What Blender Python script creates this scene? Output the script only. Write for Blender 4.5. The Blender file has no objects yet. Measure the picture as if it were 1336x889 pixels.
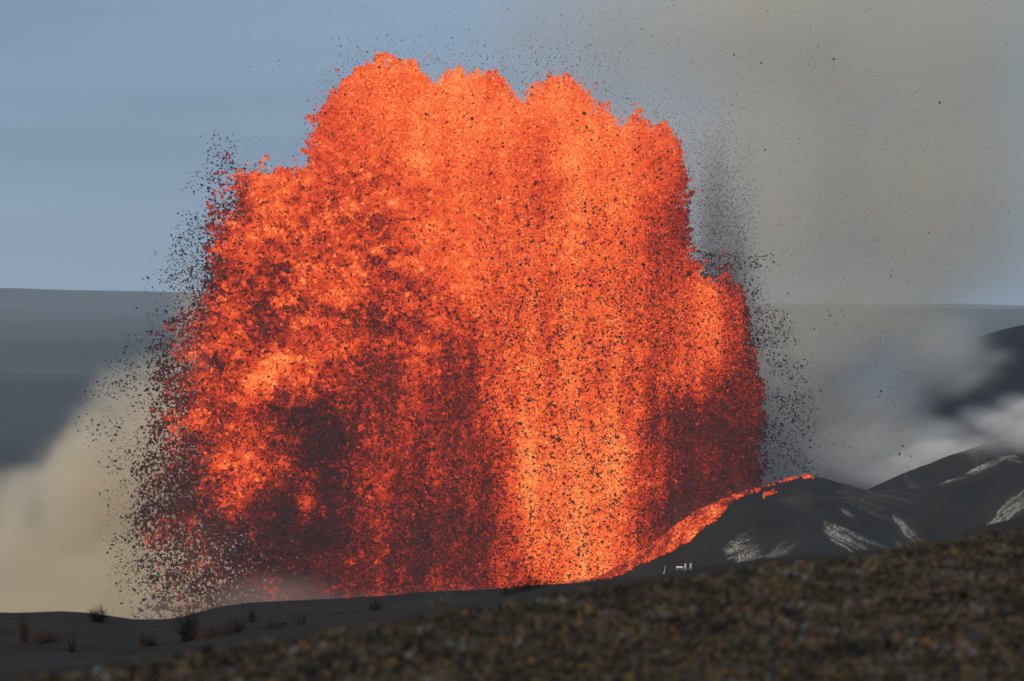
import bpy, math
import numpy as np
rng = np.random.default_rng(11)
sc = bpy.context.scene
COL = sc.collection
R = math.radians

# ------------------------------------------------------------------ camera, sky, sun, exposure
F = 1336 * 100 / 36            # focal length in pixels of the photograph
HOR = 385.0                    # picture row of the horizon
PITCH = math.atan((444.5 - HOR) / F)
cam = bpy.data.objects.new('camera', bpy.data.cameras.new('camera'))
COL.objects.link(cam)
cam.location = (0, 0, 0)
cam.rotation_euler = (math.pi / 2 - PITCH, 0, 0)
cam.data.lens = 100
cam.data.sensor_width = 36
cam.data.clip_start = 0.1
cam.data.clip_end = 60000
cam.data.dof.use_dof = True
cam.data.dof.focus_distance = 250
cam.data.dof.aperture_fstop = 3.2
sc.camera = cam

SUN_EL, SUN_AZ = 33, -150      # azimuth from +Y towards +X
world = bpy.data.worlds.new('World')
sc.world = world
world.use_nodes = True
wt = world.node_tree
wt.nodes.clear()
W = wt.nodes.new
out = W('ShaderNodeOutputWorld'); bg = W('ShaderNodeBackground'); sky = W('ShaderNodeTexSky')
sky.sky_type = 'NISHITA'; sky.sun_disc = False
sky.sun_elevation = R(SUN_EL); sky.sun_rotation = R(SUN_AZ)
sky.air_density = 1.0; sky.dust_density = 1.5
tc = W('ShaderNodeTexCoord'); mp = W('ShaderNodeMapping'); nz = W('ShaderNodeTexNoise'); cr = W('ShaderNodeValToRGB'); mx = W('ShaderNodeMix')
mp.inputs['Scale'].default_value = (1.6, 1.6, 13)
mp.inputs['Location'].default_value = (0.3, 0, 1.05)
nz.inputs['Scale'].default_value = 1.6; nz.inputs['Detail'].default_value = 3; nz.inputs['Roughness'].default_value = 0.42
nz.inputs['Distortion'].default_value = 0.25
cr.color_ramp.elements[0].position = 0.33; cr.color_ramp.elements[0].color = (2.05, 2.95, 4.25, 1)
cr.color_ramp.elements[1].position = 0.66; cr.color_ramp.elements[1].color = (2.95, 4.15, 5.85, 1)
mx.data_type = 'RGBA'; mx.inputs[0].default_value = 0.93
wt.links.new(tc.outputs['Generated'], mp.inputs['Vector'])
wt.links.new(mp.outputs['Vector'], nz.inputs['Vector'])
wt.links.new(nz.outputs['Fac'], cr.inputs['Fac'])
wt.links.new(sky.outputs['Color'], mx.inputs[6])
wt.links.new(cr.outputs['Color'], mx.inputs[7])
wt.links.new(mx.outputs[2], bg.inputs['Color'])
bg.inputs['Strength'].default_value = 0.1
wt.links.new(bg.outputs['Background'], out.inputs['Surface'])

sl = bpy.data.lights.new('sun', 'SUN')
sl.energy = 2.3; sl.angle = R(10); sl.color = (1.0, 0.87, 0.68)
sun = bpy.data.objects.new('sun', sl)
COL.objects.link(sun)
sun.rotation_euler = (R(90 - SUN_EL), 0, R(180 - SUN_AZ))

vs = sc.view_settings
vs.view_transform = 'Standard'; vs.look = 'None'; vs.gamma = 1; vs.use_curve_mapping = False
vs.exposure = 0.0
cy = sc.cycles
cy.max_bounces = 6; cy.diffuse_bounces = 2; cy.glossy_bounces = 1; cy.transparent_max_bounces = 16
cy.volume_bounces = 4
cy.sample_clamp_indirect = 1.0
cy.volume_step_rate = 1.0; cy.volume_max_steps = 256
cy.use_denoising = True

# ------------------------------------------------------------------ helpers
def px2w(px, py, Y):
    """world point seen at picture position px,py of the photograph, Y metres ahead"""
    cx, cyy = (np.asarray(px) - 668) / F, -(np.asarray(py) - 444.5) / F
    c, s = math.cos(PITCH), math.sin(PITCH)
    dy = c + cyy * s; dz = cyy * c - s
    return cx / dy * Y, dz / dy * Y

def zat(py, Y):
    return px2w(668, py, Y)[1]

def w2px(X, Y, Z):
    c, s = math.cos(PITCH), math.sin(PITCH)
    d = Y * c - Z * s
    u = Y * s + Z * c
    return 668 + F * X / d, 444.5 - F * u / d

def lerp_prof(pts):
    pts = np.array(pts, float)
    return lambda x: np.interp(x, pts[:, 0], pts[:, 1])

def smooth(a, b, x):
    t = np.clip((np.asarray(x, float) - a) / (b - a), 0, 1)
    return t * t * (3 - 2 * t)

_tab = {}
def vnoise(x, y, seed=0):
    if seed not in _tab:
        _tab[seed] = np.random.default_rng(1000 + seed).random((256, 256))
    T = _tab[seed]
    xi = np.floor(x).astype(np.int64); yi = np.floor(y).astype(np.int64)
    fx = x - xi; fy = y - yi
    fx = fx * fx * (3 - 2 * fx); fy = fy * fy * (3 - 2 * fy)
    a = T[xi & 255, yi & 255]; b = T[(xi + 1) & 255, yi & 255]
    c = T[xi & 255, (yi + 1) & 255]; d = T[(xi + 1) & 255, (yi + 1) & 255]
    return a + (b - a) * fx + (c - a) * fy + (a - b - c + d) * fx * fy

def fbm(x, y, octv=4, seed=0, rough=0.5):
    s = 0; amp = 1; tot = 0
    x = np.asarray(x, float); y = np.asarray(y, float)
    for o in range(octv):
        s = s + amp * (vnoise(x * 2 ** o + 17.3 * o, y * 2 ** o + 9.1 * o, seed + o) - 0.5)
        tot += amp; amp *= rough
    return s / tot * 2           # about -1..1

def mesh_obj(name, verts, faces, mat, attrs=None, parent=None, smooth_shade=False):
    """verts (N,3), faces (M,k) -> one linked mesh object"""
    verts = np.asarray(verts, np.float32); faces = np.asarray(faces, np.int32)
    k = faces.shape[1]
    me = bpy.data.meshes.new(name)
    me.vertices.add(len(verts)); me.vertices.foreach_set('co', verts.ravel())
    me.loops.add(faces.size); me.loops.foreach_set('vertex_index', faces.ravel())
    me.polygons.add(len(faces))
    me.polygons.foreach_set('loop_start', np.arange(0, faces.size, k, dtype=np.int32))
    me.polygons.foreach_set('loop_total', np.full(len(faces), k, np.int32))
    if smooth_shade:
        me.polygons.foreach_set('use_smooth', np.ones(len(faces), bool))
    else:
        me.polygons.foreach_set('use_smooth', np.zeros(len(faces), bool))
    for an, av in (attrs or {}).items():
        a = me.attributes.new(an, 'FLOAT', 'POINT')
        a.data.foreach_set('value', np.asarray(av, np.float32))
    me.materials.append(mat)
    me.update(calc_edges=True)
    o = bpy.data.objects.new(name, me)
    COL.objects.link(o)
    if parent: o.parent = parent
    return o

def tag(o, label=None, cat=None, group=None, kind=None):
    if label: o['label'] = label
    if cat: o['category'] = cat
    if group: o['group'] = group
    if kind: o['kind'] = kind
    return o

def grid_faces(ny, nx):
    i = np.arange(ny * nx).reshape(ny, nx)
    return np.stack([i[:-1, :-1], i[:-1, 1:], i[1:, 1:], i[1:, :-1]], -1).reshape(-1, 4)

OCT_V = np.array([[1, 0, 0], [-1, 0, 0], [0, 1, 0], [0, -1, 0], [0, 0, 1], [0, 0, -1]], float)
OCT_F = np.array([[0, 2, 4], [2, 1, 4], [1, 3, 4], [3, 0, 4], [2, 0, 5], [1, 2, 5], [3, 1, 5], [0, 3, 5]])
TET_V = np.array([[1, 1, 1], [1, -1, -1], [-1, 1, -1], [-1, -1, 1]], float) * 0.75
TET_F = np.array([[0, 1, 2], [0, 3, 1], [0, 2, 3], [1, 3, 2]])
_g = (1 + 5 ** .5) / 2
ICO_V = np.array([[-1, _g, 0], [1, _g, 0], [-1, -_g, 0], [1, -_g, 0], [0, -1, _g], [0, 1, _g], [0, -1, -_g], [0, 1, -_g],
                  [_g, 0, -1], [_g, 0, 1], [-_g, 0, -1], [-_g, 0, 1]]) / math.sqrt(1 + _g * _g)
ICO_F = np.array([[0, 11, 5], [0, 5, 1], [0, 1, 7], [0, 7, 10], [0, 10, 11], [1, 5, 9], [5, 11, 4], [11, 10, 2], [10, 7, 6], [7, 1, 8],
                  [3, 9, 4], [3, 4, 2], [3, 2, 6], [3, 6, 8], [3, 8, 9], [4, 9, 5], [2, 4, 11], [6, 2, 10], [8, 6, 7], [9, 8, 1]])

def rand_rot(n):
    q = rng.normal(size=(n, 4)); q /= np.linalg.norm(q, axis=1)[:, None]
    w, x, y, z = q.T
    return np.stack([1 - 2 * (y * y + z * z), 2 * (x * y - w * z), 2 * (x * z + w * y),
                     2 * (x * y + w * z), 1 - 2 * (x * x + z * z), 2 * (y * z - w * x),
                     2 * (x * z - w * y), 2 * (y * z + w * x), 1 - 2 * (x * x + y * y)], 1).reshape(n, 3, 3)

def lumps(cen, size, base='oct', jit=0.45, aspect=(0.45, 1.5)):
    """many irregular clots: centres (N,3), sizes (N,) -> verts, faces, owner index"""
    V, Fc = {'oct': (OCT_V, OCT_F), 'tet': (TET_V, TET_F), 'ico': (ICO_V, ICO_F)}[base]
    n = len(cen)
    sc3 = rng.uniform(aspect[0], aspect[1], (n, 1, 3)) * size[:, None, None]
    v = V[None] * (1 + jit * rng.uniform(-1, 1, (n, len(V), 1))) * sc3
    v = np.einsum('nij,nkj->nki', rand_rot(n), v) + cen[:, None, :]
    f = Fc[None] + (np.arange(n) * len(V))[:, None, None]
    return v.reshape(-1, 3), f.reshape(-1, 3), np.repeat(np.arange(n), len(V))

# ------------------------------------------------------------------ materials
class NT:
    def __init__(self, name):
        self.m = bpy.data.materials.new(name); self.m.use_nodes = True
        self.t = self.m.node_tree; self.t.nodes.clear()
        self.out = self.n('ShaderNodeOutputMaterial')
    def n(self, typ, **kw):
        nd = self.t.nodes.new(typ)
        for k, v in kw.items():
            if k in nd.inputs.keys(): nd.inputs[k].default_value = v
            else: setattr(nd, k, v)
        return nd
    def l(self, a, b): self.t.links.new(a, b)
    def ramp(self, fac, stops):
        r = self.n('ShaderNodeValToRGB')
        e = r.color_ramp.elements
        e[0].position, e[1].position = stops[0][0], stops[-1][0]
        e[0].color, e[1].color = (*stops[0][1], 1), (*stops[-1][1], 1)
        for p, c in stops[1:-1]:
            q = e.new(p); q.color = (*c, 1)
        self.l(fac, r.inputs['Fac'])
        return r.outputs['Color']
    def noise(self, scale, detail=4, rough=0.55, coord='Object', stretch=None):
        tcn = self.n('ShaderNodeTexCoord'); v = tcn.outputs[coord]
        if stretch:
            m = self.n('ShaderNodeMapping'); m.inputs['Scale'].default_value = stretch
            self.l(v, m.inputs['Vector']); v = m.outputs['Vector']
        nn = self.n('ShaderNodeTexNoise', Scale=scale, Detail=detail, Roughness=rough)
        self.l(v, nn.inputs['Vector'])
        return nn.outputs['Fac']

def mat_rock(name, stops, scale, rough=0.9, detail=6, bump=0.0, bscale=None, attr=None, attr_stops=None, stretch=None, bdist=0.1):
    t = NT(name)
    b = t.n('ShaderNodeBsdfPrincipled', Roughness=rough)
    b.inputs['Specular IOR Level'].default_value = 0.15
    c = t.ramp(t.noise(scale, detail, stretch=stretch), stops)
    if attr:
        a = t.n('ShaderNodeAttribute', attribute_name=attr)
        mxn = t.n('ShaderNodeMix', data_type='RGBA')
        t.l(a.outputs['Fac'], mxn.inputs[0]); t.l(c, mxn.inputs[6])
        mxn.inputs[7].default_value = (*attr_stops, 1)
        c = mxn.outputs[2]
    t.l(c, b.inputs['Base Color'])
    if bump:
        bp = t.n('ShaderNodeBump', Strength=bump, Distance=bdist)
        t.l(t.noise(bscale or scale * 4, 6), bp.inputs['Height']); t.l(bp.outputs['Normal'], b.inputs['Normal'])
    t.l(b.outputs[0], t.out.inputs['Surface'])
    return t.m

HOT = [(0.0, (0.010, 0.004, 0.004)), (0.14, (0.050, 0.006, 0.005)), (0.32, (0.22, 0.014, 0.004)), (0.5, (0.54, 0.034, 0.005)),
       (0.68, (0.90, 0.084, 0.014)), (0.84, (1.03, 0.165, 0.030)), (1.0, (1.08, 0.31, 0.072))]
def mat_lava(name, from_noise=None):
    t = NT(name)
    b = t.n('ShaderNodeBsdfPrincipled', Roughness=0.8)
    b.inputs['Base Color'].default_value = (0.016, 0.009, 0.008, 1)
    b.inputs['Specular IOR Level'].default_value = 0.1
    if from_noise:
        nn = t.noise(from_noise, 5, 0.65)
        mr = t.n('ShaderNodeMapRange'); mr.inputs['From Min'].default_value = 0.42; mr.inputs['From Max'].default_value = 0.78
        t.l(nn, mr.inputs['Value']); fac = mr.outputs[0]
    else:
        fac = t.n('ShaderNodeAttribute', attribute_name='glow_level').outputs['Fac']
    t.l(t.ramp(fac, HOT), b.inputs['Emission Color'])
    b.inputs['Emission Strength'].default_value = 1.0
    t.l(b.outputs[0], t.out.inputs['Surface'])
    t.m.cycles.emission_sampling = 'NONE'
    return t.m

M_lava = mat_lava('molten_lava')
M_flow = mat_lava('flowing_lava', 0.3)
M_tephra = mat_rock('cooled_tephra', [(0.3, (0.018, 0.015, 0.016)), (0.7, (0.05, 0.042, 0.044))], 0.5)
M_sand = mat_rock('black_sand', [(0.3, (0.0135, 0.0090, 0.0052)), (0.7, (0.026, 0.018, 0.011))], 0.12, bump=0.5, bscale=1.4, stretch=(0.4, 1, 1), bdist=0.12)
M_far = mat_rock('lava_plain', [(0.34, (0.016, 0.017, 0.020)), (0.52, (0.034, 0.034, 0.034)), (0.66, (0.060, 0.053, 0.047)), (0.74, (0.10, 0.075, 0.06))], 0.0016, detail=9, stretch=(0.6, 1.0, 1))
M_cone = mat_rock('cinder', [(0.3, (0.009, 0.0088, 0.0083)), (0.7, (0.021, 0.020, 0.018))], 0.05, bump=0.6, bscale=0.5, attr='deposit', attr_stops=(0.36, 0.34, 0.28), bdist=0.8)
M_base = mat_rock('gravel_bed', [(0.3, (0.012, 0.010, 0.008)), (0.7, (0.03, 0.024, 0.016))], 9, bump=1, bscale=16, bdist=0.04)

# ------------------------------------------------------------------ terrain
crest_py = lerp_prof([(-900, 790), (-200, 800), (0, 804.5), (40, 806), (80, 805), (110, 807), (150, 813), (175, 817), (215, 817), (245, 813), (280, 803), (320, 797),
                      (380, 794), (440, 791.5), (500, 789), (560, 783), (620, 781), (680, 777), (730, 773), (780, 769), (800, 764), (835, 757), (862, 752), (920, 749),
                      (1000, 742), (1100, 732), (1200, 724), (1245, 708), (1270, 698), (1300, 690), (1336, 681), (1500, 655), (2200, 640)])
crest_D = lerp_prof([(-900, 90), (740, 92), (795, 105), (840, 204), (1180, 204), (1260, 62), (2200, 60)])

def gravel_edge(px):      # distance of the near bank's far edge
    py = np.interp(px, [-600, 60, 111, 202, 303, 400, 437, 550, 625, 722, 793, 900, 1000, 1060, 1126, 1201, 1251, 1289, 1336, 1700],
                   [1000, 895, 886, 869, 846, 831, 824, 809, 797, 780, 769, 753, 737, 732, 725, 709, 704, 695, 691, 670])
    return 1.5 / ((py - HOR) / F)

def ground_h(X, Y):
    r = np.hypot(X, Y)
    Yc = np.maximum(Y, 1.0)
    px = 668 + F * np.clip(X / Yc, -0.6, 0.6)
    D = crest_D(px)
    zc = -D * (crest_py(px) - HOR) / F
    e = gravel_edge(px) + 1.2
    near = np.interp(r, [0, 3, 12], [-1.75, -1.72, -1.58])
    # bank drops to the sand, sand runs to the crest, crest falls into the crater
    t1 = smooth(0, 1, (r - e) / np.maximum(42 - e, 4))
    z = near + (-6.6 - near) * t1 - 0.25 * smooth(0, 1.5, r - e)
    t2 = np.clip((r - 42) / (D - 42), 0, 1)
    zs = -6.6 + (zc + 6.6) * t2
    dune = 0.45 * fbm(X / 14 + 3, Y / 6, 3, 5) * smooth(22, 50, r) * (1 - smooth(0.75, 0.97, t2)) + 0.04 * fbm(X / 1.3, Y / 1.3, 3, 9)
    z = np.where(r > 42, zs, z) + dune
    drop = np.clip(r - D, 0, None)
    floor = -118 - 42 * smooth(1900, 1350, r) + 3 * fbm(X / 300, Y / 200, 4, 21)
    zd = zc - 0.012 * drop - 0.9 * np.clip(drop - 3, 0, None)
    z = np.where(r > D, np.maximum(zd, floor), z)
    # terraces and the far caldera wall
    w = 260 * fbm(X / 900, Y / 5000, 4, 31)
    rr = r + w
    side = np.interp(px, [0, 200, 1130, 1336], [22, 8, -44, -54])
    far = np.interp(rr, [0, 3400, 3700, 5000, 5250, 6300, 6800, 7600, 8400], [0, 0, 6, 8, 26, 32, 44, 60, 76])
    far = far + smooth(8600, 9500, rr) * (42 + side) + smooth(2500, 5000, r) * 5 * fbm(X / 260, Y / 700, 5, 41) + smooth(9000, 9600, r) * 9 * fbm(X / 420, Y / 3000, 5, 51)
    z = np.where(r > 1500, z + far, z)
    return z

az = np.concatenate([np.linspace(-180, -40, 60, endpoint=False), np.linspace(-40, -13, 70, endpoint=False),
                     np.linspace(-13, 13, 620, endpoint=False), np.linspace(13, 40, 70, endpoint=False), np.linspace(40, 180, 61)])
rad = np.concatenate([[0.3, 1.5, 4], np.linspace(8, 24, 70), np.linspace(24.5, 110, 330), np.geomspace(112, 2500, 120), np.linspace(2530, 9900, 190), np.geomspace(10000, 14000, 8)])
A, RR = np.meshgrid(np.radians(az), rad)
X, Y = RR * np.sin(A), RR * np.cos(A)
Z = ground_h(X, Y)
gf = grid_faces(len(rad), len(az))
# two materials on one sheet
g = mesh_obj('ground', np.stack([X, Y, Z], -1).reshape(-1, 3), gf, M_sand, smooth_shade=True)
g.data.materials.append(M_far)
rf = RR[:-1, :-1].reshape(-1)
g.data.polygons.foreach_set('material_index', (rf > 240).astype(np.int32))
tag(g, kind='structure')

# cinder cone on the right, with the lava running down its left flank
cone_sil = lerp_prof([(560, 850), (700, 800), (745, 771), (800, 745), (850, 712), (885, 684), (915, 664), (957, 647), (1000, 633), (1019, 627), (1040, 621.5), (1055, 620),
                      (1075, 623), (1100, 630), (1130, 638), (1160, 639), (1197, 636.5), (1230, 629), (1252, 621), (1280, 606), (1307, 594), (1325, 592), (1340, 598), (1400, 606), (1560, 600), (1800, 650)])
CY = 960.0
def cone_h(X, Y):
    px = 668 + F * X / CY
    zc = zat(cone_sil(px), CY) - 0.4
    s = CY - Y
    z = zc - np.where(s > 0, 0.42 * (np.sqrt(s * s + 60) - 7.7), 0.5 * (np.sqrt(s * s + 40) - 6.3))
    # valley between the two cones
    z -= 7 * np.exp(-((px - 1165) / 45) ** 2) * smooth(2, 50, s)
    z += 1.6 * fbm(X / 16, Y / 26, 5, 61) * smooth(2, 12, np.abs(s)) + 0.35 * fbm(X / 2.2, Y / 3.0, 4, 71)
    return z
def streaks(px, py):
    """mineral deposits: fans of fibres; each (x0,y0,x1,y1,width,strength,seed)"""
    d = np.zeros_like(px)
    L = [(1072, 686, 1142, 724, 9, 1.0), (1095, 664, 1125, 680, 3, .5), (1163, 672, 1205, 712, 3.2, .95), (1168, 706, 1180, 716, 2, .6), (1090, 640, 1200, 676, 10, .17),
         (944, 722, 985, 704, 11, .9), (955, 734, 1000, 722, 6, .9), (998, 734, 1030, 706, 8, .45), (1225, 632, 1262, 618, 2.6, .9), (1258, 620, 1312, 593, 5.5, .95),
         (1300, 592, 1345, 598, 6, .7), (1286, 690, 1345, 648, 7, 1.0), (1318, 668, 1350, 640, 8, .7), (1010, 650, 1080, 662, 6, .12)]
    r3 = np.random.default_rng(5)
    warp = 2.0 * fbm(px / 14, py / 14, 3, 91)
    grit = 0.55 + 0.9 * fbm(px / 1.7, py / 1.7, 3, 93)
    for i, (x0, y0, x1, y1, w, s) in enumerate(L):
        ln = math.hypot(x1 - x0, y1 - y0); ang = math.atan2(y1 - y0, x1 - x0)
        box = (px > min(x0, x1) - 30) & (px < max(x0, x1) + 30) & (py > min(y0, y1) - 30) & (py < max(y0, y1) + 30)
        qx, qy, ww, gg = px[box], py[box], warp[box], grit[box]
        acc = np.zeros_like(qx)
        for k in range(int(7 + 2.6 * w)):
            off = r3.normal(0, 0.5) * w; st = r3.uniform(-0.02, 0.55) * ln * (0.3 + abs(off) / w); le = ln * r3.uniform(0.25, 0.95)
            an = ang + r3.normal(0, 0.045) + 0.06 * off / w
            ux, uy = math.cos(an), math.sin(an)
            a = (qx - x0) * ux + (qy - y0) * uy - st; b = -(qx - x0) * uy + (qy - y0) * ux - off + ww * 0.7
            wd = r3.uniform(0.5, 1.5)
            acc = np.maximum(acc, r3.uniform(0.25, 1.0) * smooth(-1, 5, a) * (1 - smooth(le * 0.3, le, a)) * np.exp(-(b / wd) ** 2))
            acc = acc + 0.035 * smooth(-6, 8, a) * (1 - smooth(le * 0.3, le, a)) * np.exp(-(b / (wd * 4)) ** 2)
        d[box] = np.maximum(d[box], s * np.clip(acc * gg * 1.2, 0, 1))
    return np.clip(d, 0, 1)
xs = np.linspace(-60, 215, 1100); ys = np.concatenate([np.linspace(800, 905, 60), np.linspace(905.5, 985, 240), np.linspace(987, 1100, 40)])
X, Y = np.meshgrid(xs, ys); Z = cone_h(X, Y)
PX, PY = w2px(X, Y, Z)
dep = streaks(PX, PY) * (Y < CY + 3)
Zf = Z
cone = mesh_obj('cinder_cone_hill', np.stack([X, Y, Zf], -1).reshape(-1, 3), grid_faces(len(ys), len(xs)), M_cone, {'deposit': dep.ravel()}, smooth_shade=True)
tag(cone, kind='structure')

nb = 9000
bxx = rng.uniform(20, 210, nb); byy = CY - rng.uniform(0, 62, nb)
kb = fbm(bxx / 9, byy / 9, 3, 75) + rng.normal(0, .15, nb) > 0.05
bxx, byy = bxx[kb], byy[kb]
bs = 0.06 + 0.42 * rng.beta(1, 5, len(bxx))
V, Fc, own = lumps(np.stack([bxx, byy, cone_h(bxx, byy) + bs * 0.3], 1), bs, 'ico', 0.25, (0.5, 1.2))
M_block = mat_rock('cinder_block', [(0.3, (0.010, 0.009, 0.008)), (0.7, (0.034, 0.032, 0.029))], 0.6)
tag(mesh_obj('cinder_rubble', V, Fc, M_block), 'loose dark cinder rubble strewn over the cinder cone', 'rubble', kind='stuff')
def ridge(name, prof, D, slope, mat, nz=1.0, x0=1000, x1=2400, seed=0, depth=160):
    f = lerp_prof(prof)
    xa, xb = px2w(x0, 600, D)[0], px2w(x1, 600, D)[0]
    xs = np.linspace(xa, xb, 420); ys = D + np.concatenate([np.linspace(-depth, -6, 110), np.linspace(-5, 5, 12), np.linspace(7, depth, 30)])
    X, Y = np.meshgrid(xs, ys); px = 668 + F * X / D
    s = np.abs(Y - D)
    Z = zat(f(px), D) - slope * (np.sqrt(s * s + 50) - 7) + nz * (2.5 * fbm(X / 40 + seed, Y / 50, 5, 101) * smooth(2, 30, s) + 0.4 * fbm(X / 6, Y / 8, 4, 103))
    PX, PY = w2px(X, Y, Z)
    dp = 0.3 * np.clip(fbm(PX / 9 - PY / 14, PX / 90 + PY / 60, 4, 105 + seed) - 0.25, 0, 1)
    o = mesh_obj(name, np.stack([X, Y, Z], -1).reshape(-1, 3), grid_faces(len(ys), len(xs)), mat, {'deposit': dp.ravel()}, smooth_shade=True)
    return tag(o, kind='structure')
ridge('middle_hill', [(1000, 720), (1100, 655), (1134, 639), (1165, 624), (1197, 611), (1236, 596), (1270, 585), (1300, 575), (1336, 566), (1500, 520), (2400, 500)], 1090, 0.42, M_cone, x1=1800, seed=3)
ridge('back_hill', [(900, 720), (1060, 640), (1110, 560), (1150, 515), (1190, 484), (1230, 460), (1276, 439), (1305, 431), (1336, 424), (1450, 400), (1700, 385), (2400, 400)], 1520, 0.38, M_cone, x0=900, x1=2400, seed=7, depth=330)

# ------------------------------------------------------------------ near gravel bank
bx = np.linspace(-9, 11, 500); by = np.linspace(3, 24, 420)
GX, GY = np.meshgrid(bx, by)
def bank_h(X, Y):
    px = 668 + F * X / np.maximum(Y, 0.5)
    e = gravel_edge(px)
    r = np.hypot(X, Y)
    z = -1.5 + 0.05 * fbm(X / 1.7, Y / 1.7, 3, 111) + 0.02 * fbm(X / .3, Y / .3, 3, 113)
    z = z - 0.35 * np.clip(r - e, 0, None) ** 1.4 / (1 + 0.05 * np.clip(r - e, 0, None)) 
    return z
bk = mesh_obj('gravel_bank', np.stack([GX, GY, bank_h(GX, GY)], -1).reshape(-1, 3), grid_faces(len(by), len(bx)), M_base, smooth_shade=True)
tag(bk, kind='structure')
n = 210000
sx = rng.uniform(-5, 8, n); sy = rng.uniform(7.5, 21, n)
keep = (np.abs(sx) < 0.23 * sy + 0.8) & (np.hypot(sx, sy) < gravel_edge(668 + F * sx / sy) + 1.0)
sx, sy = sx[keep], sy[keep]
ss = (0.008 + 0.021 * rng.beta(1.1, 3.6, len(sx))) * (1 + 0.35 * fbm(sx / .5, sy / .5, 2, 119))
cen = np.stack([sx, sy, bank_h(sx, sy) + ss * rng.uniform(-0.2, 1.1, len(sx))], 1)
v, f, own = lumps(cen, ss, 'ico', 0.22, (0.6, 1.25))
hue = np.clip(rng.random(len(sx)) * 0.8 + 0.1 + 0.55 * fbm(sx * 7, sy * 4, 3, 121), 0, 1)
t = NT('weathered_gravel')
b = t.n('ShaderNodeBsdfPrincipled', Roughness=0.8)
b.inputs['Specular IOR Level'].default_value = 0.25
t.l(t.ramp(t.n('ShaderNodeAttribute', attribute_name='hue').outputs['Fac'],
           [(0.0, (0.006, 0.005, 0.004)), (0.25, (0.014, 0.011, 0.006)), (0.42, (0.028, 0.019, 0.008)), (0.56, (0.036, 0.029, 0.018)),
            (0.66, (0.070, 0.045, 0.012)), (0.78, (0.040, 0.038, 0.034)), (0.88, (0.115, 0.055, 0.009)), (0.95, (0.04, 0.036, 0.022)), (1.0, (0.085, 0.09, 0.088))]), b.inputs['Base Color'])
t.l(b.outputs[0], t.out.inputs['Surface'])
gr = mesh_obj('gravel', v, f, t.m, {'hue': hue[own]})
tag(gr, 'blurred ochre, brown and grey gravel covering the near bank', 'gravel', kind='stuff')

# ------------------------------------------------------------------ lava fountain
S = F / 1000.0                       # picture pixels per metre on the fountain's plane, 1000 m ahead
def fx(px): return px2w(px, HOR, 1000)[0]
POLY = np.array([(188, 830), (183, 790), (176, 740), (166, 690), (168, 640), (176, 600), (190, 560), (196, 500), (190, 440), (192, 415), (215, 405), (245, 400), (268, 385), (276, 340),
    (268, 300), (266, 250), (270, 222), (300, 212), (322, 232), (336, 218), (356, 212), (376, 222), (392, 232), (402, 205), (404, 160), (420, 140), (440, 122), (452, 100), (460, 88),
    (474, 96), (484, 76), (505, 73), (525, 78), (540, 74), (556, 92), (568, 106), (580, 104), (592, 92), (606, 86), (625, 90), (645, 97), (665, 112), (682, 122), (692, 132), (698, 112),
    (716, 106), (738, 100), (754, 98), (766, 112), (778, 132), (792, 148), (804, 164), (814, 152), (832, 148), (848, 152), (862, 166), (878, 172), (888, 196), (896, 230), (894, 280),
    (897, 320), (904, 345), (918, 368), (932, 358), (950, 354), (966, 362), (974, 395), (980, 440), (990, 480), (996, 540), (994, 600), (990, 650), (960, 690), (900, 760), (820, 830)], float)
# soft mask of the outline on a 2-pixel grid
gx = np.arange(100, 1100, 2.0); gy = np.arange(20, 860, 2.0)
QX, QY = np.meshgrid(gx, gy)
inside = np.zeros(QX.shape, bool)
for (xa, ya), (xb, yb) in zip(POLY, np.roll(POLY, -1, 0)):
    c = ((ya > QY) != (yb > QY))
    with np.errstate(divide='ignore', invalid='ignore'):
        inside ^= c & (QX < (xb - xa) * (QY - ya) / (yb - ya + 1e-9) + xa)
def blur(a, k, times=3):
    for _ in range(times):
        for ax in (0, 1):
            p = np.concatenate([np.repeat(np.take(a, [0], ax), k, ax), a, np.repeat(np.take(a, [-1], ax), k, ax)], ax)
            cs = np.cumsum(p, ax)
            n_ = a.shape[ax]
            hi = np.take(cs, range(2 * k, 2 * k + n_), ax)
            lo = np.concatenate([np.zeros_like(np.take(cs, [0], ax)), np.take(cs, range(0, n_ - 1), ax)], ax)
            a = (hi - lo) / (2 * k + 1)
    return a
soft = blur(inside.astype(float), 3)
wide = blur(inside.astype(float), 18)
mid = blur(inside.astype(float), 7)
def bil(G, x, y, x0, y0, dx, dy):
    u = np.clip((x - x0) / dx, 0, G.shape[1] - 1.001); w = np.clip((y - y0) / dy, 0, G.shape[0] - 1.001)
    i = u.astype(int); j = w.astype(int); a = u - i; b = w - j
    return (G[j, i] * (1 - a) + G[j, i + 1] * a) * (1 - b) + (G[j + 1, i] * (1 - a) + G[j + 1, i + 1] * a) * b
Ssoft = lambda x, y: bil(soft, x, y, 100, 20, 2, 2)
Smid = lambda x, y: bil(mid, x, y, 100, 20, 2, 2)
Swide = lambda x, y: bil(wide, x, y, 100, 20, 2, 2)

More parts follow.
